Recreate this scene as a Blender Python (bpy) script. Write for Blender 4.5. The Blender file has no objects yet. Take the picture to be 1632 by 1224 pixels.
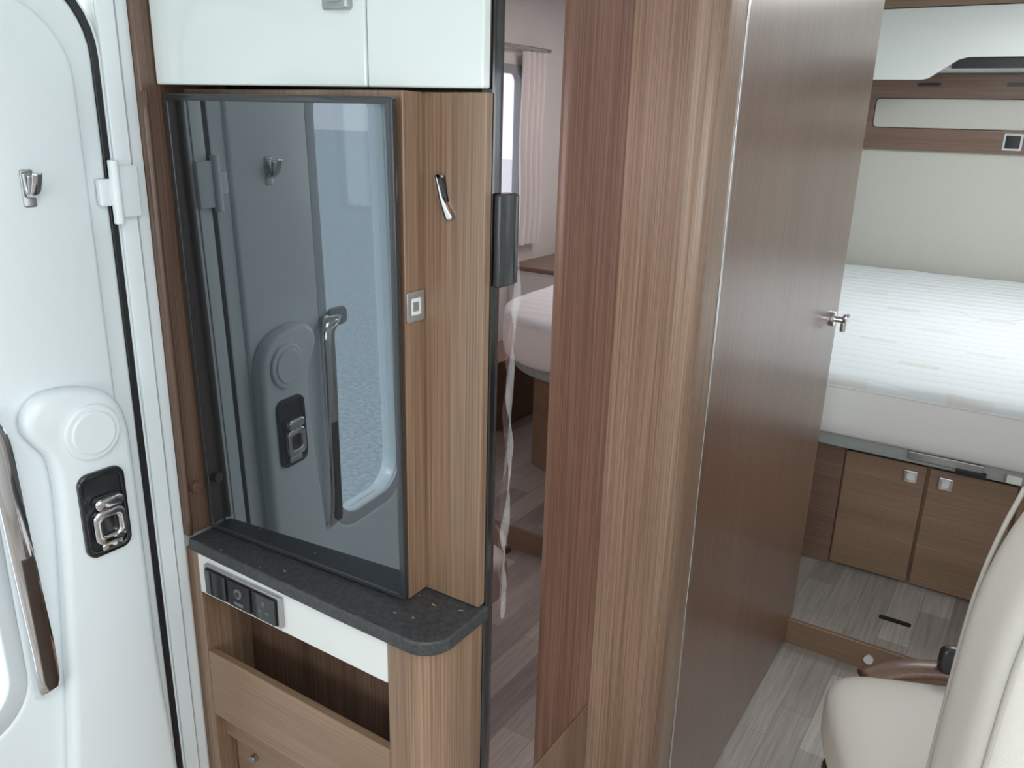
import bpy, bmesh, math, random
from mathutils import Matrix, Vector
random.seed(4)
SC=bpy.context.scene
COL=bpy.context.collection
SC.view_settings.view_transform='Standard'

# ---------------------------------------------------------------- materials
def newmat(name):
    m=bpy.data.materials.new(name); m.use_nodes=True
    return m, m.node_tree, m.node_tree.nodes['Principled BSDF']
def plain(name,col,rough=.5,metal=0,coat=0,bump=0,bscale=200,spec=.5,var=0.03):
    m,nt,b=newmat(name)
    b.inputs['Roughness'].default_value=rough; b.inputs['Metallic'].default_value=metal
    b.inputs['Coat Weight'].default_value=coat; b.inputs['Coat Roughness'].default_value=.08
    b.inputs['Specular IOR Level'].default_value=spec
    g=nt.nodes.new('ShaderNodeNewGeometry')
    n=nt.nodes.new('ShaderNodeTexNoise'); n.inputs['Scale'].default_value=3; n.inputs['Detail'].default_value=3
    nt.links.new(g.outputs['Position'],n.inputs['Vector'])
    mx=nt.nodes.new('ShaderNodeMix'); mx.data_type='RGBA'
    mx.inputs[6].default_value=(*[c*(1-var) for c in col],1); mx.inputs[7].default_value=(*[min(1,c*(1+var)) for c in col],1)
    nt.links.new(n.outputs['Fac'],mx.inputs[0]); nt.links.new(mx.outputs[2],b.inputs['Base Color'])
    if bump:
        n2=nt.nodes.new('ShaderNodeTexNoise'); n2.inputs['Scale'].default_value=bscale; n2.inputs['Detail'].default_value=4
        nt.links.new(g.outputs['Position'],n2.inputs['Vector'])
        bp=nt.nodes.new('ShaderNodeBump'); bp.inputs['Strength'].default_value=bump; bp.inputs['Distance'].default_value=.002
        nt.links.new(n2.outputs['Fac'],bp.inputs['Height']); nt.links.new(bp.outputs[0],b.inputs['Normal'])
    return m
def wood(name,dark,mid,light,axis='z',rough=.34,coat=.12,off=0.0,broad=22,coatr=.2,fine=.7):
    m,nt,b=newmat(name)
    g=nt.nodes.new('ShaderNodeNewGeometry')
    def noise(sa,sl,scale,det,dist):
        mp=nt.nodes.new('ShaderNodeMapping')
        s=[sa,sa,sa]; s['xyz'.index(axis)]=sl
        mp.inputs['Scale'].default_value=s; mp.inputs['Location'].default_value=(off,off*1.7,off*.6)
        n=nt.nodes.new('ShaderNodeTexNoise'); n.inputs['Scale'].default_value=scale; n.inputs['Detail'].default_value=det
        n.inputs['Distortion'].default_value=dist
        nt.links.new(g.outputs['Position'],mp.inputs[0]); nt.links.new(mp.outputs[0],n.inputs['Vector'])
        return n
    a=noise(broad,.7,1,3,.3); c=noise(420,3.2,1,5,.2)
    r=nt.nodes.new('ShaderNodeValToRGB'); e=r.color_ramp.elements
    e[0].position=.25; e[0].color=(*dark,1); e[1].position=.78; e[1].color=(*light,1)
    x=e.new(.5); x.color=(*mid,1)
    nt.links.new(a.outputs['Fac'],r.inputs[0])
    r2=nt.nodes.new('ShaderNodeValToRGB'); q=r2.color_ramp.elements
    q[0].position=.36; q[0].color=(.52,.46,.41,1); q[1].position=.62; q[1].color=(1.12,1.11,1.09,1)
    nt.links.new(c.outputs['Fac'],r2.inputs[0])
    mx=nt.nodes.new('ShaderNodeMix'); mx.data_type='RGBA'; mx.blend_type='MULTIPLY'; mx.inputs[0].default_value=fine
    nt.links.new(r.outputs[0],mx.inputs[6]); nt.links.new(r2.outputs[0],mx.inputs[7])
    nt.links.new(mx.outputs[2],b.inputs['Base Color'])
    b.inputs['Roughness'].default_value=rough; b.inputs['Coat Weight'].default_value=coat; b.inputs['Coat Roughness'].default_value=coatr
    bp=nt.nodes.new('ShaderNodeBump'); bp.inputs['Strength'].default_value=.08; bp.inputs['Distance'].default_value=.0006
    nt.links.new(c.outputs['Fac'],bp.inputs['Height']); nt.links.new(bp.outputs[0],b.inputs['Normal'])
    return m
M={}
M['wood']=wood('walnut_veneer',(.205,.127,.082),(.275,.178,.118),(.35,.24,.163))
M['wood_col']=wood('walnut_veneer_column',(.225,.142,.096),(.30,.197,.138),(.385,.268,.19),off=3.1,broad=16)
M['wood_door']=wood('walnut_veneer_door',(.180,.099,.067),(.210,.120,.084),(.243,.146,.106),off=7,broad=7,rough=.34,coat=.55,coatr=.22,fine=.65)
M['wood_h']=wood('walnut_veneer_horizontal',(.245,.155,.100),(.275,.178,.116),(.315,.205,.137),axis='x',off=1.3,fine=.4)
M['wood_rail']=wood('walnut_veneer_rail',(.17,.10,.073),(.205,.125,.092),(.24,.152,.112),axis='x',off=4.3,fine=.5)
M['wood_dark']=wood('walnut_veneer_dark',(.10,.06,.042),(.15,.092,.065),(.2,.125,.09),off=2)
M['white']=plain('white_moulded_plastic',(.77,.83,.85),.35,coat=.2)
M['white_panel']=plain('white_gloss_lacquer',(.74,.81,.79),.15,coat=.6)
M['white_sat']=plain('white_satin_panel',(.76,.78,.76),.4)
M['black']=plain('black_rubber',(.012,.012,.014),.45)
M['blackg']=plain('black_gloss_plastic',(.015,.015,.017),.12,coat=.5)
M['grey_plastic']=plain('grey_plastic',(.35,.37,.38),.4)
M['lgrey']=plain('light_grey_plastic',(.58,.62,.64),.4)
M['dgrey']=plain('dark_grey_plastic',(.12,.125,.13),.4)
M['chrome']=plain('chrome',(.80,.80,.82),.08,metal=1)
M['alu']=plain('brushed_aluminium',(.75,.75,.76),.25,metal=1)
M['greym']=plain('grey_metallic_trim',(.42,.42,.43),.35,metal=.6)
M['steel']=plain('dull_steel',(.45,.46,.46),.35,metal=1)
M['cream']=plain('cream_padded_fabric',(.57,.56,.51),.8,bump=.4,bscale=160)
M['leather']=plain('cream_leather',(.74,.72,.66),.45,bump=.25,bscale=350)
M['seam']=plain('grey_seam_thread',(.45,.43,.39),.7)
M['ceil']=plain('ceiling_fabric',(.80,.80,.78),.8)
M['curtain']=plain('pale_curtain_cloth',(.76,.75,.73),.85,bump=.2,bscale=300)
M['fridge']=plain('tinted_mirror_glass',(.61,.49,.487),.01,metal=1,var=0)
M['tvframe']=plain('black_bezel_plastic',(.03,.032,.035),.25,coat=.3)
M['handle_refl']=plain('painted_brown_reflection',(.04,.024,.018),.2,coat=.5)  # brown reflection on the chrome grab handle, put into a colour
M['greyboard']=plain('grey_bed_frame',(.33,.35,.34),.5)
M['mat_side']=plain('white_mattress_border',(.82,.81,.79),.85,bump=.15,bscale=250)
def screen_mat():
    m,nt,b=newmat('dark_mirror_screen')
    nt.nodes.remove(b); o=nt.nodes['Material Output']
    gl=nt.nodes.new('ShaderNodeBsdfGlossy'); gl.inputs['Roughness'].default_value=.012; gl.inputs[0].default_value=(.172,.186,.196,1)
    df=nt.nodes.new('ShaderNodeBsdfDiffuse'); df.inputs[0].default_value=(.015,.017,.019,1)
    ad=nt.nodes.new('ShaderNodeAddShader'); nt.links.new(gl.outputs[0],ad.inputs[0]); nt.links.new(df.outputs[0],ad.inputs[1]); nt.links.new(ad.outputs[0],o.inputs[0])
    return m
M['screen']=screen_mat()
def worktop_mat():
    m,nt,b=newmat('dark_stone_laminate')
    g=nt.nodes.new('ShaderNodeNewGeometry')
    n=nt.nodes.new('ShaderNodeTexNoise'); n.inputs['Scale'].default_value=140; n.inputs['Detail'].default_value=8
    r=nt.nodes.new('ShaderNodeValToRGB'); e=r.color_ramp.elements
    e[0].position=.35; e[0].color=(.032,.034,.037,1); e[1].position=.75; e[1].color=(.065,.067,.07,1)
    mp=nt.nodes.new('ShaderNodeMapping'); mp.inputs['Scale'].default_value=(60,130,60)
    v=nt.nodes.new('ShaderNodeTexNoise'); v.inputs['Scale'].default_value=1; v.inputs['Detail'].default_value=2
    r2=nt.nodes.new('ShaderNodeValToRGB'); e2=r2.color_ramp.elements
    e2[0].position=.715; e2[0].color=(0,0,0,1); e2[1].position=.74; e2[1].color=(1,1,1,1)
    mx=nt.nodes.new('ShaderNodeMix'); mx.data_type='RGBA'; mx.inputs[7].default_value=(.4,.4,.4,1)
    nt.links.new(g.outputs['Position'],n.inputs['Vector']); nt.links.new(g.outputs['Position'],mp.inputs[0]); nt.links.new(mp.outputs[0],v.inputs['Vector'])
    nt.links.new(n.outputs['Fac'],r.inputs[0]); nt.links.new(v.outputs['Fac'],r2.inputs[0])
    nt.links.new(r2.outputs[0],mx.inputs[0]); nt.links.new(r.outputs[0],mx.inputs[6]); nt.links.new(mx.outputs[2],b.inputs['Base Color'])
    b.inputs['Roughness'].default_value=.42
    return m
M['worktop']=worktop_mat()
def floor_mat():
    m,nt,b=newmat('pale_plank_vinyl')
    g=nt.nodes.new('ShaderNodeNewGeometry')
    mp=nt.nodes.new('ShaderNodeMapping'); mp.inputs['Rotation'].default_value=(0,0,math.radians(90)); mp.inputs['Location'].default_value=(.04,.03,0)
    br=nt.nodes.new('ShaderNodeTexBrick'); br.inputs['Scale'].default_value=1
    br.inputs['Brick Width'].default_value=.36; br.inputs['Row Height'].default_value=.085; br.inputs['Mortar Size'].default_value=.0008
    br.inputs['Color1'].default_value=(.31,.275,.25,1); br.inputs['Color2'].default_value=(.56,.52,.485,1); br.inputs['Mortar'].default_value=(.29,.255,.23,1)
    br.offset=.37
    nt.links.new(g.outputs['Position'],mp.inputs[0]); nt.links.new(mp.outputs[0],br.inputs['Vector'])
    m2=nt.nodes.new('ShaderNodeMapping'); m2.inputs['Scale'].default_value=(110,5,1)
    n=nt.nodes.new('ShaderNodeTexNoise'); n.inputs['Scale'].default_value=1; n.inputs['Detail'].default_value=6; n.inputs['Distortion'].default_value=.6
    nt.links.new(g.outputs['Position'],m2.inputs[0]); nt.links.new(m2.outputs[0],n.inputs['Vector'])
    r=nt.nodes.new('ShaderNodeValToRGB'); e=r.color_ramp.elements
    e[0].position=.3; e[0].color=(.70,.68,.66,1); e[1].position=.7; e[1].color=(1.12,1.12,1.12,1)
    nt.links.new(n.outputs['Fac'],r.inputs[0])
    mx=nt.nodes.new('ShaderNodeMix'); mx.data_type='RGBA'; mx.blend_type='MULTIPLY'; mx.inputs[0].default_value=.8
    nt.links.new(br.outputs[0],mx.inputs[6]); nt.links.new(r.outputs[0],mx.inputs[7]); nt.links.new(mx.outputs[2],b.inputs['Base Color'])
    b.inputs['Roughness'].default_value=.4
    return m
M['floor']=floor_mat()
def mattress_mat():
    m,nt,b=newmat('quilted_white_ticking')
    g=nt.nodes.new('ShaderNodeNewGeometry')
    w=nt.nodes.new('ShaderNodeTexWave'); w.inputs['Scale'].default_value=4.2; w.inputs['Distortion'].default_value=2.0; w.inputs['Detail'].default_value=1; w.inputs['Detail Scale'].default_value=1.0
    w.bands_direction='Y'
    nt.links.new(g.outputs['Position'],w.inputs['Vector'])
    bp=nt.nodes.new('ShaderNodeBump'); bp.inputs['Strength'].default_value=.3; bp.inputs['Distance'].default_value=.01
    nt.links.new(w.outputs['Fac'],bp.inputs['Height']); nt.links.new(bp.outputs[0],b.inputs['Normal'])
    mp=nt.nodes.new('ShaderNodeMapping'); mp.inputs['Location'].default_value=(.1,.13,0)
    br=nt.nodes.new('ShaderNodeTexBrick'); br.inputs['Scale'].default_value=1; br.inputs['Brick Width'].default_value=.34; br.inputs['Row Height'].default_value=.26
    br.inputs['Mortar Size'].default_value=.112; br.inputs['Mortar Smooth'].default_value=.05
    br.inputs['Color1'].default_value=(.76,.77,.76,1); br.inputs['Color2'].default_value=(.72,.72,.70,1); br.inputs['Mortar'].default_value=(.78,.82,.84,1)
    nt.links.new(g.outputs['Position'],mp.inputs[0]); nt.links.new(mp.outputs[0],br.inputs['Vector'])
    r=nt.nodes.new('ShaderNodeValToRGB'); e=r.color_ramp.elements
    e[0].position=.0; e[0].color=(.90,.91,.92,1); e[1].position=.10; e[1].color=(1,1,1,1)
    nt.links.new(w.outputs['Fac'],r.inputs[0])
    mx=nt.nodes.new('ShaderNodeMix'); mx.data_type='RGBA'; mx.blend_type='MULTIPLY'; mx.inputs[0].default_value=1
    nt.links.new(br.outputs[0],mx.inputs[6]); nt.links.new(r.outputs[0],mx.inputs[7])
    nt.links.new(mx.outputs[2],b.inputs['Base Color']); b.inputs['Roughness'].default_value=.85
    return m
M['mattress']=mattress_mat()
def glass_mat():
    m,nt,b=newmat('clear_acrylic_glazing')
    nt.nodes.remove(b); o=nt.nodes['Material Output']
    t=nt.nodes.new('ShaderNodeBsdfTransparent'); t.inputs[0].default_value=(.92,.96,.98,1)
    gl=nt.nodes.new('ShaderNodeBsdfGlossy'); gl.inputs['Roughness'].default_value=.02
    mx=nt.nodes.new('ShaderNodeMixShader'); mx.inputs[0].default_value=.06
    nt.links.new(t.outputs[0],mx.inputs[1]); nt.links.new(gl.outputs[0],mx.inputs[2]); nt.links.new(mx.outputs[0],o.inputs[0])
    return m
M['glass']=glass_mat()
def film_mat():
    m,nt,b=newmat('thin_clear_film')
    nt.nodes.remove(b); o=nt.nodes['Material Output']
    t=nt.nodes.new('ShaderNodeBsdfTransparent'); t.inputs[0].default_value=(1,1,1,1)
    gl=nt.nodes.new('ShaderNodeBsdfPrincipled'); gl.inputs['Roughness'].default_value=.2; gl.inputs['Base Color'].default_value=(.8,.78,.78,1)
    mx=nt.nodes.new('ShaderNodeMixShader'); mx.inputs[0].default_value=.22
    nt.links.new(t.outputs[0],mx.inputs[1]); nt.links.new(gl.outputs[0],mx.inputs[2]); nt.links.new(mx.outputs[0],o.inputs[0])
    return m
M['film']=film_mat()
def asphalt():
    m,nt,b=newmat('grey_asphalt')
    g=nt.nodes.new('ShaderNodeNewGeometry')
    n=nt.nodes.new('ShaderNodeTexNoise'); n.inputs['Scale'].default_value=30; n.inputs['Detail'].default_value=12; n.inputs['Roughness'].default_value=.9
    nt.links.new(g.outputs['Position'],n.inputs['Vector'])
    r=nt.nodes.new('ShaderNodeValToRGB'); e=r.color_ramp.elements
    e[0].position=.42; e[0].color=(.27,.315,.335,1); e[1].position=.58; e[1].color=(.64,.70,.73,1)
    nt.links.new(n.outputs['Fac'],r.inputs[0]); nt.links.new(r.outputs[0],b.inputs['Base Color']); b.inputs['Roughness'].default_value=.8
    return m
M['asphalt']=asphalt()

# ---------------------------------------------------------------- helpers
def finish(name,bm,mat,smooth=False,bevel=0,seg=2):
    me=bpy.data.meshes.new(name)
    bmesh.ops.recalc_face_normals(bm,faces=bm.faces)
    xs=[v.co for v in bm.verts]
    c=Vector([(min(p[i] for p in xs)+max(p[i] for p in xs))/2 for i in range(3)])
    for v in bm.verts: v.co-=c
    bm.to_mesh(me); bm.free()
    me.materials.append(M[mat])
    o=bpy.data.objects.new(name,me); COL.objects.link(o); o.location=c
    if smooth:
        for p in me.polygons: p.use_smooth=True
    if bevel:
        b=o.modifiers.new('bevel','BEVEL'); b.width=bevel; b.segments=seg; b.limit_method='ANGLE'; b.angle_limit=math.radians(40)
    return o
def addbox(bm,x0,x1,y0,y1,z0,z1):
    vs=[bm.verts.new((x,y,z)) for x in (x0,x1) for y in (y0,y1) for z in (z0,z1)]
    for f in ((0,1,3,2),(4,6,7,5),(0,4,5,1),(2,3,7,6),(0,2,6,4),(1,5,7,3)): bm.faces.new([vs[i] for i in f])
def box(name,x0,x1,y0,y1,z0,z1,mat,bevel=.001,seg=2):
    bm=bmesh.new(); addbox(bm,x0,x1,y0,y1,z0,z1); return finish(name,bm,mat,bevel=bevel,seg=seg)
def boxes(name,lst,mat,bevel=0):
    bm=bmesh.new()
    for b in lst: addbox(bm,*b)
    return finish(name,bm,mat,bevel=bevel)
def prism(name,pts,lo,hi,mat,axis='z',bevel=0,smooth=False,seg=2):
    bm=bmesh.new()
    def mk(p,h):
        if axis=='z': return (p[0],p[1],h)
        if axis=='y': return (p[0],h,p[1])
        return (h,p[0],p[1])
    a=[bm.verts.new(mk(p,lo)) for p in pts]; b=[bm.verts.new(mk(p,hi)) for p in pts]
    n=len(pts)
    bm.faces.new(a); bm.faces.new(b[::-1])
    for i in range(n): bm.faces.new((a[i],b[i],b[(i+1)%n],a[(i+1)%n]))
    return finish(name,bm,mat,bevel=bevel,seg=seg)
def rrect(a0,a1,b0,b1,r,n=8):
    pts=[]
    if not isinstance(r,(list,tuple)): r=[r]*4
    for (cx,cy,s,rr) in ((a1,b1,0,r[0]),(a0,b1,90,r[1]),(a0,b0,180,r[2]),(a1,b0,270,r[3])):
        ccx=cx-rr if cx==a1 else cx+rr; ccy=cy-rr if cy==b1 else cy+rr
        for i in range(n+1):
            t=math.radians(s+90*i/n); pts.append((ccx+rr*math.cos(t),ccy+rr*math.sin(t)))
    return pts
def plate(name,loops,lo,hi,mat,axis='x',bevel=0.0,smooth=True):
    cu=bpy.data.curves.new(name+'_outline','CURVE'); cu.dimensions='2D'; cu.fill_mode='BOTH'
    for L in loops:
        s=cu.splines.new('POLY'); s.points.add(len(L)-1); s.use_cyclic_u=True
        for i,p in enumerate(L): s.points[i].co=(p[0],p[1],0,1)
    cu.extrude=(hi-lo)/2-bevel; cu.bevel_depth=bevel; cu.bevel_resolution=2; cu.offset=-bevel
    t=bpy.data.objects.new('tmp',cu); COL.objects.link(t)
    bpy.context.view_layer.update()
    me=bpy.data.meshes.new_from_object(t.evaluated_get(bpy.context.evaluated_depsgraph_get()))
    bpy.data.objects.remove(t); bpy.data.curves.remove(cu)
    bm=bmesh.new(); bm.from_mesh(me); bpy.data.meshes.remove(me)
    mid=(lo+hi)/2
    for v in bm.verts:
        a,b,c=v.co
        v.co = (c+mid,a,b) if axis=='x' else ((a,c+mid,b) if axis=='y' else (a,b,c+mid))
    bmesh.ops.remove_doubles(bm,verts=bm.verts,dist=1e-5)
    o=finish(name,bm,mat)
    if smooth and bevel:
        for p in o.data.polygons: p.use_smooth=True
        o.data.set_sharp_from_angle(angle=math.radians(50))
    return o
def tube(name,pts,r,mat,flat=None,res=10,closed=False):
    P=[Vector(p) for p in pts]
    Q=[]
    n=len(P)
    if n>2:
        for i in range(n-1 if not closed else n):
            p0=P[(i-1)%n] if (i>0 or closed) else P[i]; p1=P[i]; p2=P[(i+1)%n]; p3=P[(i+2)%n] if (i+2<n or closed) else p2
            for k in range(6):
                t=k/6; Q.append(.5*((2*p1)+(-p0+p2)*t+(2*p0-5*p1+4*p2-p3)*t*t+(-p0+3*p1-3*p2+p3)*t**3))
        if not closed: Q.append(P[-1])
    else: Q=P
    bm=bmesh.new(); rings=[]; m=len(Q)
    up=Vector(flat[2]) if flat else Vector((0.3,.2,1)).normalized()
    for i,q in enumerate(Q):
        a=Q[(i-1)%m] if (i>0 or closed) else Q[i]; b=Q[(i+1)%m] if (i<m-1 or closed) else Q[i]
        t=(b-a).normalized(); s=t.cross(up)
        if s.length<1e-4: s=t.cross(Vector((1,0,0)))
        s.normalize(); u=s.cross(t).normalized()
        rx,ry=(flat[0],flat[1]) if flat else (r,r)
        rings.append([bm.verts.new(q+s*rx*math.cos(2*math.pi*k/res)+u*ry*math.sin(2*math.pi*k/res)) for k in range(res)])
    R=len(rings)
    for i in range(R if closed else R-1):
        A=rings[i];B=rings[(i+1)%R]
        for k in range(res): bm.faces.new((A[k],A[(k+1)%res],B[(k+1)%res],B[k]))
    if not closed: bm.faces.new(rings[0]); bm.faces.new(rings[-1][::-1])
    return finish(name,bm,mat,smooth=True)
def cyl(name,c,r,h,axis,mat,seg=32,bevel=.001,r2=None):
    bm=bmesh.new()
    bmesh.ops.create_cone(bm,cap_ends=True,segments=seg,radius1=r,radius2=r if r2 is None else r2,depth=h)
    R={'z':Matrix(),'x':Matrix.Rotation(math.pi/2,4,'Y'),'y':Matrix.Rotation(-math.pi/2,4,'X')}[axis]
    bmesh.ops.transform(bm,matrix=Matrix.Translation(c)@R,verts=bm.verts)
    return finish(name,bm,mat,bevel=bevel)
def superbox(name,c,s,n,mat,cuts=16,fn=None):
    bm=bmesh.new(); bmesh.ops.create_cube(bm,size=2)
    bmesh.ops.subdivide_edges(bm,edges=bm.edges,cuts=cuts,use_grid_fill=True)
    for v in bm.verts:
        p=v.co; k=(abs(p.x)**n+abs(p.y)**n+abs(p.z)**n)**(1/n); p=p/k
        q=Vector((p.x*s[0],p.y*s[1],p.z*s[2]))
        if fn: q=fn(q)
        v.co=q+Vector(c)
    return finish(name,bm,mat,smooth=True)
def empty(name,loc):
    o=bpy.data.objects.new(name,None); o.empty_display_size=.1; COL.objects.link(o); o.location=loc; return o
def wloc(o):
    l=Vector(o.location); p=o.parent
    while p: l+=Vector(p.location); p=p.parent
    return l
def par(parent,*kids):
    for k in kids:
        k.location=Vector(k.location)-wloc(parent); k.parent=parent
def tag(o,label,cat): o["label"]=label; o["category"]=cat
def struct(o,label=None):
    o["kind"]="structure"
    if label: o["label"]=label
    return o

# ---------------------------------------------------------------- room shell
XL,XR,YF,YR,ZC=-1.09,1.10,-2.2,4.68,2.06
struct(boxes('floor',[(XL-.04,XR+.04,YF-.04,YR+.04,-.06,0)],'floor'),'pale grey-beige plank vinyl floor')
st=struct(box('floor.001',XL,XR,2.29,YR,.001,.08,'floor',bevel=0),'raised pale plank floor of the sleeping area')
rs=struct(box('trim_1',XL,XR,2.276,2.29,0,.082,'wood_h',bevel=.002),'wooden riser edge of the raised floor')
pin=cyl('riser_button',(-.205,2.272,.040),.013,.012,'y','white_sat'); par(rs,pin); pin["label"]="small white round button"
sl=struct(plate('trim_2',[rrect(-.215,-.125,2.445,2.468,.008)],.080,.0815,'black','z'),'dark slot inlet in the raised floor')
struct(boxes('ceiling',[(XL-.04,XR+.04,YF-.04,YR+.04,ZC,ZC+.05)],'ceil'))
DY0,DY1,DZ1=.055,.664,1.665
struct(boxes('wall_left',[(XL-.045,XL,DY1+.012,YR,0,ZC),(XL-.045,XL,YF,DY0-.012,0,ZC),(XL-.045,XL,DY0-.012,DY1+.012,DZ1+.012,ZC)],'white_sat'))
WY0,WY1=2.86,3.52
struct(boxes('wall_right',[(XR,XR+.04,YF,.1,0,ZC),(XR,XR+.04,1.3,WY0,0,ZC),(XR,XR+.04,WY1,YR,0,ZC),
   (XR,XR+.04,.1,1.3,0,.95),(XR,XR+.04,.1,1.3,1.65,ZC),(XR,XR+.04,WY0,WY1,0,.93),(XR,XR+.04,WY0,WY1,1.72,ZC)],'white_sat'))
struct(boxes('wall_rear',[(XL,XR,YR,YR+.04,0,ZC)],'white_sat'))
struct(boxes('wall_front',[(XL,XR,YF-.04,YF,0,.9),(XL,XR,YF-.04,YF,1.75,ZC),(XL,XL+.12,YF-.04,YF,.9,1.75),(XR-.12,XR,YF-.04,YF,.9,1.75)],'white_sat'))
for i,(a,b,c,d) in enumerate(((.1,1.3,.95,1.65),(WY0,WY1,.93,1.72))):
    w=struct(plate('window_%d'%(i+1),[rrect(a-.02,b+.02,c-.02,d+.02,.05),rrect(a+.02,b-.02,c+.02,d-.02,.04)[::-1]],XR-.012,XR+.03,'grey_plastic','x',bevel=.003),'grey framed side window')
    g=plate('window_pane',[rrect(a+.02,b-.02,c+.02,d-.02,.04)],XR+.01,XR+.014,'glass','x'); par(w,g)
w=struct(plate('window_3',[rrect(XL+.1,XR-.1,.88,1.77,.08),rrect(XL+.14,XR-.14,.92,1.73,.06)[::-1]],YF-.02,YF+.012,'black','y'),'black framed windscreen')
gr=boxes('ground',[(-40,40,-40,40,-.75,-.7)],'asphalt'); struct(gr,'grey asphalt yard outside')

# ---------------------------------------------------------------- entrance door
dr=empty('door_1',(XL,.36,0)); struct(dr,'white moulded entrance door with window, grab handle and black lock')
WIN=rrect(.205,.452,.665,1.57,.075)
body=plate('door_panel',[rrect(DY0,DY1,.02,DZ1,[.105,.105,.03,.03],10),rrect(.220,.432,.690,1.55,.065)[::-1]],XL-.04,XL+.002,'white','x',bevel=.006)
rim=plate('raised_rim',[rrect(DY0+.02,DY1-.03,.05,DZ1-.035,[.10,.10,.03,.03],10),WIN[::-1]],XL-.005,XL+.010,'white','x',bevel=.007)
wfr=plate('window_frame',[rrect(.204,.453,.664,1.571,.075),rrect(.222,.430,.692,1.548,.06)[::-1]],XL+.002,XL+.008,'lgrey','x',bevel=.002)
wpa=plate('window_pane',[rrect(.220,.432,.690,1.55,.06)],XL-.02,XL-.016,'glass','x')
seal=plate('door_seal',[rrect(DY0-.008,DY1+.008,.005,DZ1+.010,[.112,.112,.03,.03],10),rrect(DY0,DY1,.02,DZ1,[.105,.105,.03,.03],10)[::-1]],XL-.043,XL+.003,'black','x')
jamb=plate('door_jamb',[rrect(DY0-.0118,DY1+.0118,.003,DZ1+.0118,[.114,.114,.03,.03],10),rrect(DY0-.008,DY1+.008,.005,DZ1+.010,[.112,.112,.03,.03],10)[::-1]],XL-.043,XL+.002,'white','x')
gp=[(.470,.30),(.648,.30),(.652,.7),(.652,1.0),(.648,1.075),(.630,1.112),(.600,1.128),(.560,1.135),(.530,1.130),(.512,1.110),(.510,1.088),(.522,1.066),(.536,1.04),(.538,.98),(.528,.85),(.505,.62),(.480,.45)]
gp=[(y-.017,z+.006) for y,z in gp]
def smooth_loop(P,k=5):
    n=len(P);out=[]
    for i in range(n):
        p0,p1,p2,p3=[Vector(P[(i+j)%n]) for j in (-1,0,1,2)]
        for s in range(k):
            t=s/k; q=.5*((2*p1)+(-p0+p2)*t+(2*p0-5*p1+4*p2-p3)*t*t+(-p0+3*p1-3*p2+p3)*t**3); out.append((q.x,q.y))
    return out
GX=XL+.036
grip=plate('grip_moulding',[smooth_loop(gp)],XL+.005,GX,'white','x',bevel=.012)
boss=cyl('round_boss',(GX+.002,.576,1.074),.040,.008,'x','white',48,bevel=.003)
bossin=cyl('boss_cap',(GX+.005,.576,1.074),.031,.008,'x','white',48,bevel=.002)
lock=empty('door_lock',(GX,.58,.95))
LY=-.020
def lk(a0,a1,b0,b1,r): return rrect(a0+LY,a1+LY,b0+.004,b1+.004,r)
l1=plate('lock_surround',[lk(.564,.632,.884,1.012,.016),lk(.571,.625,.892,1.004,.012)[::-1]],GX-.006,GX+.006,'blackg','x',bevel=.002)
l2=plate('lock_recess',[lk(.568,.628,.889,1.006,.013)],GX-.004,GX+.002,'black','x')
l3=plate('lock_lever',[lk(.575,.622,.904,.955,.012),lk(.586,.611,.916,.943,.006)[::-1]],GX+.002,GX+.014,'chrome','x',bevel=.003)
l4=plate('lock_pull',[lk(.579,.620,.957,.975,.008)],GX+.002,GX+.018,'chrome','x',bevel=.004)
l5=plate('lock_button',[lk(.586,.611,.916,.943,.004)],GX+.002,GX+.007,'blackg','x',bevel=.001)
l6=plate('lock_catch',[lk(.584,.616,.892,.903,.004)],GX+.002,GX+.010,'chrome','x',bevel=.002)
par(lock,l1,l2,l3,l4,l5,l6); 
for k in (l3,l4,l6): k["label"]="chrome lock piece"
gh=empty('grab_handle',(XL+.03,.45,.9))
HB=XL+.034
hp=[(XL+.010,.415,1.125),(XL+.024,.440,1.122),(HB-.002,.457,1.10),(HB,.460,1.03),(HB,.463,.94),(HB,.466,.86),(HB,.469,.78),(HB-.006,.471,.72),(XL+.010,.472,.700)]
h1=tube('handle_bar',hp,.012,'chrome',flat=(.006,.016,(0,1,0)),res=16)
h2=plate('handle_painted_reflection',[[(.457,.93),(.460,.735),(.463,.722),(.476,.722),(.479,.735),(.473,.93)][::-1]],HB+.0035,HB+.0075,'handle_refl','x',bevel=.001)  # dark plate painted as the brown reflection low on the chrome bar
h3=plate('handle_mount',[rrect(.385,.435,1.105,1.140,.012)],XL+.008,XL+.020,'grey_plastic','x',bevel=.003)
par(gh,h1,h2,h3)
hk=empty('coat_hook',(XL+.02,.553,1.40))
k1=plate('hook_plate',[rrect(.545,.561,1.378,1.424,.003)],XL+.009,XL+.0125,'steel','x',bevel=.001)
k2=tube('hook_arm',[(XL+.012,.553,1.404),(XL+.020,.553,1.392),(XL+.030,.553,1.400),(XL+.038,.553,1.421)],.004,'chrome',flat=(.0018,.0065,(0,1,0)),res=12)
k3=tube('hook_arm',[(XL+.012,.553,1.420),(XL+.015,.553,1.400),(XL+.020,.553,1.392),(XL+.024,.553,1.418)],.004,'steel',flat=(.0018,.006,(0,1,0)),res=12)
par(hk,k1,k2,k3)
hg=empty('door_hinge',(XL+.01,.68,1.39))
g1=plate('hinge_leaf',[rrect(.672,.704,1.355,1.425,.004)],XL+.006,XL+.014,'white','x',bevel=.002)
g2=cyl('hinge_barrel',(XL+.014,.668,1.39),.007,.085,'z','white',20)
g3=plate('hinge_strap',[rrect(.645,.670,1.372,1.408,.004)],XL+.004,XL+.014,'white','x',bevel=.002)
par(hg,g1,g2,g3)
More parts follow.
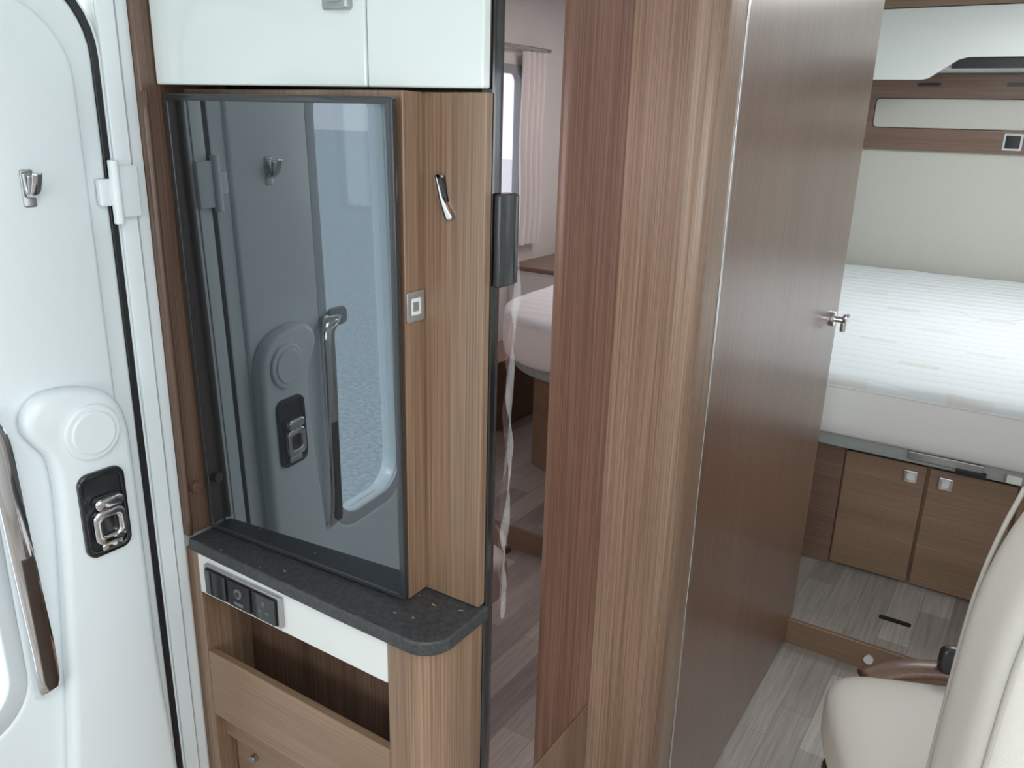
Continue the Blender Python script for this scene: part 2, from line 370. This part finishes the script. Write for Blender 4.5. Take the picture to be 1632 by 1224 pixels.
par(dr,body,rim,wfr,wpa,seal,jamb,grip,boss,bossin,lock,gh,hk,hg)
wfr["label"]="grey window frame"; gh["label"]="long chrome grab handle"; lock["label"]="black lock with chrome lever"
post=struct(plate('trim_3',[rrect(.6765,.7195,0.0,ZC-.005,.002)],XL,XL+.006,'white','x',bevel=.001),'white door frame post')
pg=box('frame_groove',XL+.006,XL+.0075,.700,.7015,0.01,ZC-.01,'grey_plastic',bevel=0); par(post,pg)

# ---------------------------------------------------------------- television unit
ZU=1.532; YB=.8412
tvc=empty('television_cabinet',(-.83,.83,.84)); tag(tvc,'tall walnut-veneer niche panel around the television above the worktop','cabinet')
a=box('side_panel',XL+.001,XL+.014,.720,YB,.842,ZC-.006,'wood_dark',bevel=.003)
b=box('back_panel',XL+.014,-.6685,.788,YB,.842,ZU-.004,'wood',bevel=.001)
c=box('front_stile',-.6685,-.5745,.826,YB,.842,ZU-.004,'wood',bevel=.0015)
d=tube('edge_strip',[(XL+.017,.723,.845),(XL+.017,.723,1.2),(XL+.017,.723,ZU-.01)],.005,'wood_dark')
e=cyl('cable_grommet',(XL+.020,.740,.925),.009,.012,'x','wood_dark',20)
par(tvc,a,b,c,d,e)
tv=empty('television',(-.668,.781,.843)); tag(tv,'flat television with dark reflective screen mounted in the walnut niche','television')
t1=plate('bezel',[rrect(-1.072,-.668,.8435,1.521,.004),rrect(-1.064,-.677,.851,1.512,.003)[::-1]],.7785,.787,'tvframe','y',bevel=.001)
t2=box('screen',-1.066,-.675,.780,.7868,.849,1.514,'screen',bevel=0)
par(tv,t1,t2)
tv.rotation_euler=(math.radians(.9),0,math.radians(2.5))
ck=empty('wardrobe_hook',(-.635,.822,1.40)); tag(ck,'slim flat chrome coat hook on the walnut stile','hook')
s1=plate('hook_plate',[[(-.645,1.430),(-.634,1.431),(-.628,1.400),(-.638,1.410)]],.8235,.8258,'black','y')
s2=plate('hook_blade',[[(-.6485,1.431),(-.6435,1.4325),(-.634,1.405),(-.619,1.382),(-.6205,1.379),(-.629,1.379),(-.6425,1.408)]],.819,.8238,'chrome','y',bevel=.0008)
s3=plate('hook_tip',[[(-.6435,1.4325),(-.634,1.432),(-.6335,1.429),(-.6435,1.4295)]],.819,.8238,'chrome','y')
par(ck,s1,s2,s3)
sw=empty('light_switch',(-.665,.805,1.266)); tag(sw,'small square chrome-framed light switch on the walnut side','light switch')
q1=plate('switch_frame',[rrect(.789,.824,1.246,1.286,.003),rrect(.797,.816,1.255,1.277,.002)[::-1]],-.6683,-.6655,'greym','x',bevel=.0008)
q2=plate('switch_rocker',[rrect(.796,.817,1.254,1.278,.002)],-.6683,-.6662,'white_sat','x')
q3=plate('switch_key',[rrect(.801,.812,1.260,1.272,.001)],-.6663,-.6655,'greym','x')
par(sw,q1,q2,q3)

# ---------------------------------------------------------------- overhead cabinet above the television
SL=(.824-.742)/(1.088-.572)
def fy(x): return .742+(x+1.088)*SL
oc=empty('overhead_cabinet',(-.83,.80,ZU)); tag(oc,'glossy white two-door overhead cabinet above the television','cabinet')
def seg(x0,x1,y0o,y1o): return [(x0,fy(x0)+y0o),(x1,fy(x1)+y0o),(x1,fy(x1)+y1o),(x0,fy(x0)+y1o)]
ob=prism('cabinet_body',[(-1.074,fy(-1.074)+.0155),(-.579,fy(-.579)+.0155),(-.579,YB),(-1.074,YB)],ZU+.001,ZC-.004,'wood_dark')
od1=prism('cabinet_door',seg(-1.0735,-.7335,0,.015),ZU,ZC-.03,'white_panel',bevel=.0025)
od2=prism('cabinet_door',seg(-.7315,-.577,0,.015),ZU,ZC-.03,'white_panel',bevel=.0025)
la=empty('door_latch',(-.77,fy(-.77),1.635))
la1=plate('latch_frame',[rrect(-.790,-.750,1.619,1.657,.004)],fy(-.77)-.009,fy(-.77)+.004,'steel','y',bevel=.002)
la2=plate('latch_button',[rrect(-.782,-.758,1.627,1.649,.003)],fy(-.77)-.012,fy(-.77),'grey_plastic','y',bevel=.001)
par(la,la1,la2); par(oc,ob,od1,od2); par(od1,la)

# ---------------------------------------------------------------- lower cabinet, worktop
XE=-.577
def arc(cx,cy,r,a0,a1,n=10): return [(cx+r*math.cos(math.radians(a0+(a1-a0)*i/n)),cy+r*math.sin(math.radians(a0+(a1-a0)*i/n))) for i in range(n+1)]
WB=.8185
lc=empty('lower_cabinet',(-.83,.79,0)); tag(lc,'walnut-veneer base cabinet with open pocket under the dark worktop','cabinet')
la_=box('left_stile',XL+.001,-1.058,.724,YB,0.002,WB-.0005,'wood',bevel=.001)
lr=prism('rounded_corner_post',[(-.6535,.7235)]+arc(XE-.045,.7685,.045,-90,0)+[(XE,.8405),(-.6535,.8405)],.002,WB-.0005,'wood')
for p in lr.data.polygons: p.use_smooth=abs(p.normal.z)<.5
lr.data.set_sharp_from_angle(angle=math.radians(30))
fp=box('fascia_panel',-1.058,-.6545,.7225,.736,.746,WB-.001,'white_sat',bevel=.0012); fp["label"]="white fascia panel"
lip=box('pocket_front',-1.058,-.6545,.7235,.738,.502,.630,'wood_h',bevel=.002)
pk=boxes('pocket_interior',[(-1.058,-.6545,.815,YB,.40,WB-.001),(-1.058,-.6545,.738,.815,.505,.515)],'wood_dark')  # darker veneer puts the shade inside the pocket into the colour
lowr=box('lower_rail',-1.058,-.6545,.744,.757,.445,.500,'wood_h',bevel=.001)
ld=box('lower_door',-1.050,-.662,.757,.770,.04,.440,'wood_h',bevel=.002)
kn=cyl('door_knob',(-1.00,.752,.415),.007,.010,'y','steel',20)
par(lc,la_,lr,fp,lip,pk,lowr,ld); par(ld,kn)
wt=prism('worktop',[(XL+.0155,.719)]+[(-.75,.713)]+arc(-.566-.045,.713+.045,.045,-90,0)+[(-.566,.8405),(XL+.0155,.8405)],WB,.8405,'worktop',bevel=.004,seg=3)
tag(wt,'dark charcoal laminate worktop shelf with rounded corner','worktop')
so=empty('socket_strip',(-.945,.715,.78)); tag(so,'grey-framed panel with two black sockets and a control on the fascia','socket panel')
f1=plate('socket_frame',[rrect(-1.035,-.858,.756,.809,.003)],.7150,.7225,'greym','y',bevel=.0015)
f2=plate('socket_carrier',[rrect(-1.029,-.864,.7595,.8055,.002)],.7135,.7155,'black','y')
par(so,f1,f2)
for i,x in enumerate((-1.003,-.9465,-.890)):
    if i!=1:
        e=empty('power_socket' if i==2 else 'blank_socket',(x,.712,.783))
        b1=plate('socket_face',[rrect(x-.0245,x+.0245,.7605,.8045,.002)],.7100,.7140,'blackg','y',bevel=.001)
        par(e,b1)
        if i==2:
            for dx,dz,w_,h_ in ((0,.008,.0022,.004),(-.008,-.006,.0035,.0018),(.008,-.006,.0035,.0018)):
                s=box('pin_slot',x+dx-w_,x+dx+w_,.7093,.7101,.783+dz-h_,.783+dz+h_,'dgrey',bevel=0); par(e,s)
    else:
        e=empty('dial_control',(x,.712,.783))
        b1=plate('control_face',[rrect(x-.0245,x+.0245,.7605,.8045,.002)],.7100,.7140,'black','y',bevel=.001)
        b2=cyl('round_dial',(x,.7095,.788),.0085,.004,'y','dgrey',24,bevel=.0005)
        b4=cyl('dial_centre',(x,.7070,.788),.004,.003,'y','blackg',20,bevel=.0003)
        b3=plate('control_slot',[rrect(x-.01,x+.01,.7665,.772,.0015)],.7085,.7105,'dgrey','y')
        par(e,b1,b2,b3,b4)
    par(so,e)

# ---------------------------------------------------------------- refrigerator
FX=-.572
fr=empty('refrigerator',(-.8,1.03,.43)); tag(fr,'tall slim refrigerator with tinted mirror door beside the walnut column','refrigerator')
r1=box('cabinet_body',XL+.016,FX-.024,.8605,1.198,.432,ZC-.004,'black',bevel=0)
r2=box('door_frame',FX-.023,FX-.002,.8425,1.1985,.432,ZC-.02,'blackg',bevel=.003)
r3=box('mirror_panel',FX-.006,FX,.858,1.1975,.437,ZC-.03,'fridge',bevel=0)
r3["label"]="dark tinted mirror door front"
hd=empty('door_handle',(FX+.008,.866,1.355))
r4=plate('handle_grip',[rrect(.8425,.883,1.297,1.412,.003)],FX+.0,FX+.009,'tvframe','x',bevel=.002)
r5=plate('handle_lip',[rrect(.878,.884,1.299,1.410,.002)],FX+.001,FX+.011,'tvframe','x',bevel=.002)
par(hd,r4,r5)
bm=bmesh.new(); rows=[]
for i in range(41):
    z=1.345-i*(1.345-.80)/40; w=.010+.006*math.sin(i*.5)+.004*math.sin(i*1.3)
    rows.append([bm.verts.new((FX+.003+.003*math.sin(i*.8+j),.893-i*.0003+w*(j/4-.5)+.003*math.sin(i*.35),z)) for j in range(5)])
for i in range(40):
    for j in range(4): bm.faces.new((rows[i][j],rows[i][j+1],rows[i+1][j+1],rows[i+1][j]))
r6=finish('protective_film',bm,'film',smooth=True); r6["label"]="strip of loose clear film"
par(fr,r1,r2,r3,hd,r6)
pl=box('cabinet_plinth',XL+.016,FX,.8605,1.1985,.001,.430,'wood',bevel=.002); tag(pl,'walnut-veneer plinth panel under the tall refrigerator','cabinet')

# ---------------------------------------------------------------- column + washroom door
cp=prism('partition_column',[(-.66,1.2)]+arc(-.438-.04,1.24,.04,-90,0,12)+[(-.438,1.306),(-.66,1.306)],.001,ZC-.002,'wood_col')
for p in cp.data.polygons: p.use_smooth=abs(p.normal.z)<.5
cp.data.set_sharp_from_angle(angle=math.radians(30))
tag(cp,'full-height walnut-veneer partition with rounded corner beside the refrigerator','partition')
tr=struct(box('trim_4',-.449,-.436,1.307,1.314,.001,ZC-.002,'alu',bevel=.001),'thin aluminium edge strip')
tr2=struct(box('trim_5',-.50,-.455,1.316,2.345,.001,ZC-.001,'black',bevel=0),'dark door frame behind the washroom door')
d2=empty('door_2',(-.448,1.83,0)); struct(d2,'tall walnut-veneer washroom door with chrome handle')
dp=box('door_panel',-.454,-.440,1.316,2.322,.012,ZC-.012,'wood_door',bevel=.002)
HY,HZ=2.250,1.018
dh=empty('door_handle',(-.43,HY,HZ))
h1=cyl('handle_rose',(-.436,HY,HZ),.020,.010,'x','chrome',36,bevel=.002)
h2=cyl('handle_neck',(-.420,HY,HZ),.008,.034,'x','chrome',24,bevel=.002)
h3=tube('handle_lever',[(-.405,HY-.015,HZ+.008),(-.402,HY,HZ+.006),(-.402,HY+.02,HZ+.001),(-.405,HY+.045,HZ-.004),(-.410,HY+.065,HZ-.006)],.009,'chrome',flat=(.006,.011,(0,0,1)),res=16)
h4=cyl('lever_drop',(-.408,HY,HZ-.019),.008,.024,'z','chrome',20,bevel=.002)
par(dh,h1,h2,h3,h4); par(d2,dp,dh)
struct(box('wall_partition',XL,-.50,2.325,2.345,.001,ZC-.001,'white_sat',bevel=0))

# ---------------------------------------------------------------- bed
BY=2.70
bb=empty('bed_base',(0,3.4,.08)); tag(bb,'walnut-veneer bed base with small cupboard doors under the mattress','bed base')
b1=prism('base_body',[(-.95,BY+.018),(.345,BY+.018),(.55,BY+.12),(.66,BY+.34),(.66,4.55),(-.95,4.55)],.081,.522,'wood_h')
b2=box('side_stile',-.95,-.424,BY,BY+.018,.081,.522,'wood_rail',bevel=.001)
b2b=box('top_rail',-.424,.345,BY,BY+.018,.503,.522,'wood_rail',bevel=.001)
b3=plate('bed_frame_board',[rrect(-1.0,.72,2.64,4.62,[.02,.02,.05,.40],16)],.524,.567,'greyboard','z',bevel=.004); b3["label"]="grey board supporting the mattress"
c1=plate('catch_plate',[rrect(-.235,-.03,.538,.564,.004)],2.630,2.642,'steel','y',bevel=.002)
c2=plate('catch_block',[rrect(-.10,-.02,.524,.542,.004)],2.622,2.640,'black','y',bevel=.003)
c3=plate('catch_block',[rrect(.03,.07,.53,.555,.004)],2.625,2.640,'white_sat','y',bevel=.003)
par(bb,b1,b2,b2b,b3,c1,c2,c3)
for (x0,x1,lx) in ((-.419,-.179,-.222),(-.170,.066,-.122),(.075,.313,.283)):
    d=box('cupboard_door',x0,x1,BY-.002,BY+.016,.092,.498,'wood_h',bevel=.0025)
    l=empty('door_latch',(lx,BY-.004,.458))
    la1=plate('latch_frame',[rrect(lx-.020,lx+.020,.438,.478,.003)],BY-.010,BY-.0015,'alu','y',bevel=.0015)
    la2=plate('latch_button',[rrect(lx-.010,lx+.010,.448,.468,.002)],BY-.013,BY-.005,'white_sat','y',bevel=.001)
    par(l,la1,la2); par(bb,d); par(d,l)
def mattress():
    y0,y1,x0,x1=2.60,4.60,-1.03,.76
    out=rrect(x0,x1,y0,y1,[.05,.05,.10,.42],16)
    bm=bmesh.new()
    cx,cy=(x0+x1)/2,(y0+y1)/2
    prof=[(0,.570),(.0,.571),(.018,.573),(.030,.584),(.036,.62),(.037,.68),(.033,.724),(.030,.733),(.031,.744),(.024,.757),(.010,.766),(-.012,.772),(-.04,.775)]
    n0=len(out); dense=[]
    for i in range(n0):
        a=Vector(out[i]);b=Vector(out[(i+1)%n0]); k=max(1,int((b-a).length/.03))
        for s in range(k): dense.append(a.lerp(b,s/k))
    nrm=[]
    N=len(dense)
    for i in range(N):
        t=(dense[(i+1)%N]-dense[i-1]).normalized(); nrm.append(Vector((t.y,-t.x)))
    def lift(y,z): 
        s=max(0,min(1,(y-3.0)/1.5)); return z+(.05*s*s*(3-2*s))*(1 if z>.6 else 0)
    rings=[]
    for r,(off,z) in enumerate(prof):
        rings.append([bm.verts.new((dense[i].x+nrm[i].x*(off-.034),dense[i].y+nrm[i].y*(off-.034),lift(dense[i].y,z)+(.0015*math.sin(i*.9)+.001*math.sin(i*.47) if r>7 else 0))) for i in range(N)])
    for r in range(len(rings)-1):
        for i in range(N):
            f_=bm.faces.new((rings[r][i],rings[r][(i+1)%N],rings[r+1][(i+1)%N],rings[r+1][i]))
            if r<7: f_.material_index=1
    prev=rings[-1]
    for k in range(1,12):
        s=1-k/12
        cur=[]
        for i in range(N):
            p=Vector((cx,cy)).lerp(Vector((rings[-1][i].co.x,rings[-1][i].co.y)),s)
            cur.append(bm.verts.new((p.x,p.y,lift(p.y,.775+.005*(1-s)))))
        for i in range(N): bm.faces.new((prev[i],prev[(i+1)%N],cur[(i+1)%N],cur[i]))
        prev=cur
    bm.faces.new(prev); bm.faces.new(rings[0][::-1])
    o=finish('mattress',bm,'mattress',smooth=True); o.data.materials.append(M['mat_side'])
    return o, dense, nrm, lift
mt,dense,nrm,lift=mattress(); tag(mt,'white quilted mattress with rounded foot corner on the bed base','mattress')
pip=tube('mattress_piping',[(dense[i].x-nrm[i].x*.003,dense[i].y-nrm[i].y*.003,lift(dense[i].y,.733)) for i in range(0,len(dense),3)],.003,'mat_side',closed=True,res=8)
par(mt,pip)

n=empty('bedside_unit',((.8+XR)/2,3.9,.081)); tag(n,'low pale bedside unit with walnut top beside the bed','bedside cabinet')
u1=box('unit_body',.81,XR-.001,3.45,YR-.05,.082,.78,'white_sat',bevel=.002)
u2=box('unit_top',.80,XR-.001,3.43,YR-.05,.781,.805,'wood_rail',bevel=.004)
par(n,u1,u2)
n2=box('side_cupboard',.88,XR-.001,2.50,3.42,.082,.42,'wood_h',bevel=.003); tag(n2,'low walnut cupboard with round knob along the side wall','cabinet')
kk=cyl('cupboard_knob',(.872,2.75,.33),.016,.016,'x','steel',24); par(n2,kk)

# rear wall furniture
RB=YR
hb=struct(box('trim_6',XL+.01,XR-.01,RB-.03,RB-.001,.60,1.405,'cream',bevel=.01),'cream padded rear wall panel')
sh=empty('wall_rail',(0,RB-.05,1.41)); tag(sh,'walnut wall rail with cream padded inset above the headboard','wall panel')
w1=plate('rail_board',[rrect(-1.07,XR-.01,1.402,1.755,.004),rrect(-.85,.95,1.505,1.645,.02)[::-1]],RB-.05,RB-.002,'wood_rail','y',bevel=.002)
w2=plate('padded_inset',[rrect(-.848,.948,1.507,1.643,.02)],RB-.048,RB-.01,'cream','y',bevel=.006)
par(sh,w1,w2)
for x in (-.62,-.24,.2):
    w4=box('ledge_clip',x-.05,x+.05,RB-.06,RB-.050,1.700,1.714,'tvframe',bevel=.002); par(sh,w4)
rsw=empty('light_switch',(-.22,RB-.052,1.455)); tag(rsw,'square black light switch with pale frame on the walnut rail','light switch')
v1=plate('switch_frame',[rrect(-.262,-.182,1.417,1.493,.006)],RB-.057,RB-.0502,'lgrey','y',bevel=.002)
v2=plate('switch_rocker',[rrect(-.252,-.192,1.427,1.483,.003)],RB-.062,RB-.056,'black','y',bevel=.002)
par(rsw,v1,v2)
ro=empty('rear_overhead_cabinet',(0,4.45,1.72)); tag(ro,'white overhead cabinet with dark grip recess above the bed','cabinet')
y0=4.30
o1=box('cabinet_body',-1.05,XR-.01,y0+.055,RB-.055,1.76,ZC-.003,'white_sat',bevel=.002)
o2=plate('cabinet_door',[[(-1.05,1.716),(-.61,1.714),(-.585,1.719),(-.475,1.796),(-.44,1.806),(.30,1.806),(.335,1.796),(.445,1.719),(.47,1.714),(1.08,1.714),(1.08,2.012),(-1.05,2.012)]],y0,y0+.019,'white_sat','y',bevel=.002)
o3=box('grip_recess',-.50,.36,y0+.0195,y0+.05,1.762,1.83,'black',bevel=0)
o5=box('top_rail',-1.05,XR-.01,y0,y0+.019,2.016,ZC-.003,'wood_h',bevel=.001)
par(ro,o1,o2,o3,o5)

def curtain(y0,y1,z0,z1,ph):
    bm=bmesh.new(); nz,ny=24,60; R=[]
    for i in range(nz+1):
        z=z1+(z0-z1)*i/nz; row=[]
        for j in range(ny+1):
            t=j/ny; row.append(bm.verts.new((XR-.045+.014*math.sin(t*26+ph+.4*math.sin(i*.3)),y0+(y1-y0)*t+.006*math.sin(i*.4+ph),z)))
        R.append(row)
    for i in range(nz):
        for j in range(ny): bm.faces.new((R[i][j],R[i][j+1],R[i+1][j+1],R[i+1][j]))
    o=finish('curtain',bm,'curtain',smooth=True); tag(o,'pale gathered curtain hanging beside the bedroom window','curtain'); o["group"]='bedroom curtains'; return o
curtain(3.46,3.66,.90,1.80,0); curtain(2.80,2.94,.90,1.80,1.3)
cr=tube('curtain_rail',[(XR-.045,2.75,1.815),(XR-.045,3.2,1.815),(XR-.045,3.70,1.815)],.009,'alu'); tag(cr,'slim metal curtain rail above the bedroom window','curtain rail')

# ---------------------------------------------------------------- swivel seat
se=empty('swivel_seat',(.140,1.285,0)); tag(se,'cream leather swivel seat with stitched backrest on a dark base','seat')
BZ,BH=.84,.38
def tap(z): 
    s=max(0,(z+BH)/(2*BH)-.60)/.40
    return 1-.22*s*s
def backfn(q):
    s=(q.z+BH)/(2*BH)
    q.x*=tap(q.z)
    q.y+=.05*s*s
    return q
cu_=superbox('seat_cushion',(-.012,-.07,.415),(.262,.29,.075),5,'leather',cuts=18,fn=lambda q:Vector((q.x,q.y,q.z+.02*(abs(q.x)/.26)**3)))
bk=superbox('backrest',(-.01,.20,BZ),(.238,.08,BH),4.5,'leather',cuts=20,fn=backfn)
seams=[]
for sx in (-1,1):
    for yy in (.138,.264):
        pts=[]
        for k in range(12):
            z=-.31+k*.053; s=(z+BH)/(2*BH)
            pts.append((-.01+sx*.227*tap(z),yy+.05*s*s,BZ+z))
        seams.append(tube('backrest_seam',pts,.003,'seam'))
skirt=superbox('seat_shell',(0,-.02,.33),(.25,.27,.045),6,'tvframe',cuts=10)
ped=cyl('pedestal',(0,0,.15),.12,.28,'z','blackg',40,bevel=.004,r2=.10)
bas=cyl('base_plate',(0,0,.008),.20,.016,'z','blackg',40,bevel=.003)
arm=superbox('belt_buckle',(-.015,-.368,.515),(.030,.014,.030),4,'tvframe',cuts=8)
rim_=tube('wooden_trim',[(.15,-.35,.462),(.08,-.372,.478),(-.03,-.38,.482),(-.2,-.37,.48)],.02,'wood_rail',flat=(.026,.014,(0,0,1)),res=14)
for k in [cu_,bk,skirt,ped,bas,arm,rim_]+seams: k.parent=se
se.rotation_euler=(0,0,math.radians(204))

# ---------------------------------------------------------------- lights
def area(name,loc,rot,sx,sy,e,col=(1,1,1)):
    l=bpy.data.lights.new(name,'AREA'); l.shape='RECTANGLE'; l.size=sx; l.size_y=sy; l.energy=e; l.color=col
    o=bpy.data.objects.new(name,l); COL.objects.link(o); o.location=loc; o.rotation_euler=rot; return o
area('ceiling_fill',(.25,-.2,ZC-.01),(0,0,0),1.0,.8,14.5,(.97,.99,1))  # added area lamp under the closed ceiling, no rooflight opening there
area('bedroom_fill',(.1,3.4,ZC-.01),(0,0,0),.7,.7,15,(.97,.99,1))  # unseen area lamp added to keep the bed bright
area('side_daylight',(XR-.03,.7,1.3),(0,math.radians(90),0),.6,1.1,6.5,(.95,.98,1))
area('windscreen_daylight',(0,YF+.05,1.32),(math.radians(90),0,0),1.8,.8,15,(.95,.98,1))
sl_=bpy.data.lights.new('yard_fill_sun','SUN'); sl_.energy=4.5; sl_.angle=math.radians(12)  # added to brighten the yard ground reflected in the television
so_=bpy.data.objects.new('yard_fill_sun',sl_); COL.objects.link(so_)
so_.rotation_euler=Vector((1,-1.3,-1.3)).to_track_quat('-Z','Y').to_euler()
wd=bpy.data.worlds.new('World'); SC.world=wd; wd.use_nodes=True
bg=wd.node_tree.nodes['Background']; bg.inputs[0].default_value=(.92,.96,1,1); bg.inputs[1].default_value=2.5

# ---------------------------------------------------------------- camera
f=1310.0;pitch=math.radians(17.9);yaw=math.radians(32.6);roll=math.radians(1.57)
F0=Vector((-math.cos(pitch)*math.sin(yaw),math.cos(pitch)*math.cos(yaw),-math.sin(pitch)))
R0=Vector((math.cos(yaw),math.sin(yaw),0)); U0=R0.cross(F0)
R=R0*math.cos(roll)+U0*math.sin(roll); U=-R0*math.sin(roll)+U0*math.cos(roll)
cam=bpy.data.cameras.new('camera'); cam.sensor_width=36; cam.lens=f/1632*36; cam.clip_start=.02
co=bpy.data.objects.new('camera',cam); COL.objects.link(co)
mw=Matrix.Identity(4)
for i in range(3): mw[i][0]=R[i]; mw[i][1]=U[i]; mw[i][2]=-F0[i]
mw.translation=Vector((0,0,1.5)); co.matrix_world=mw
SC.camera=co
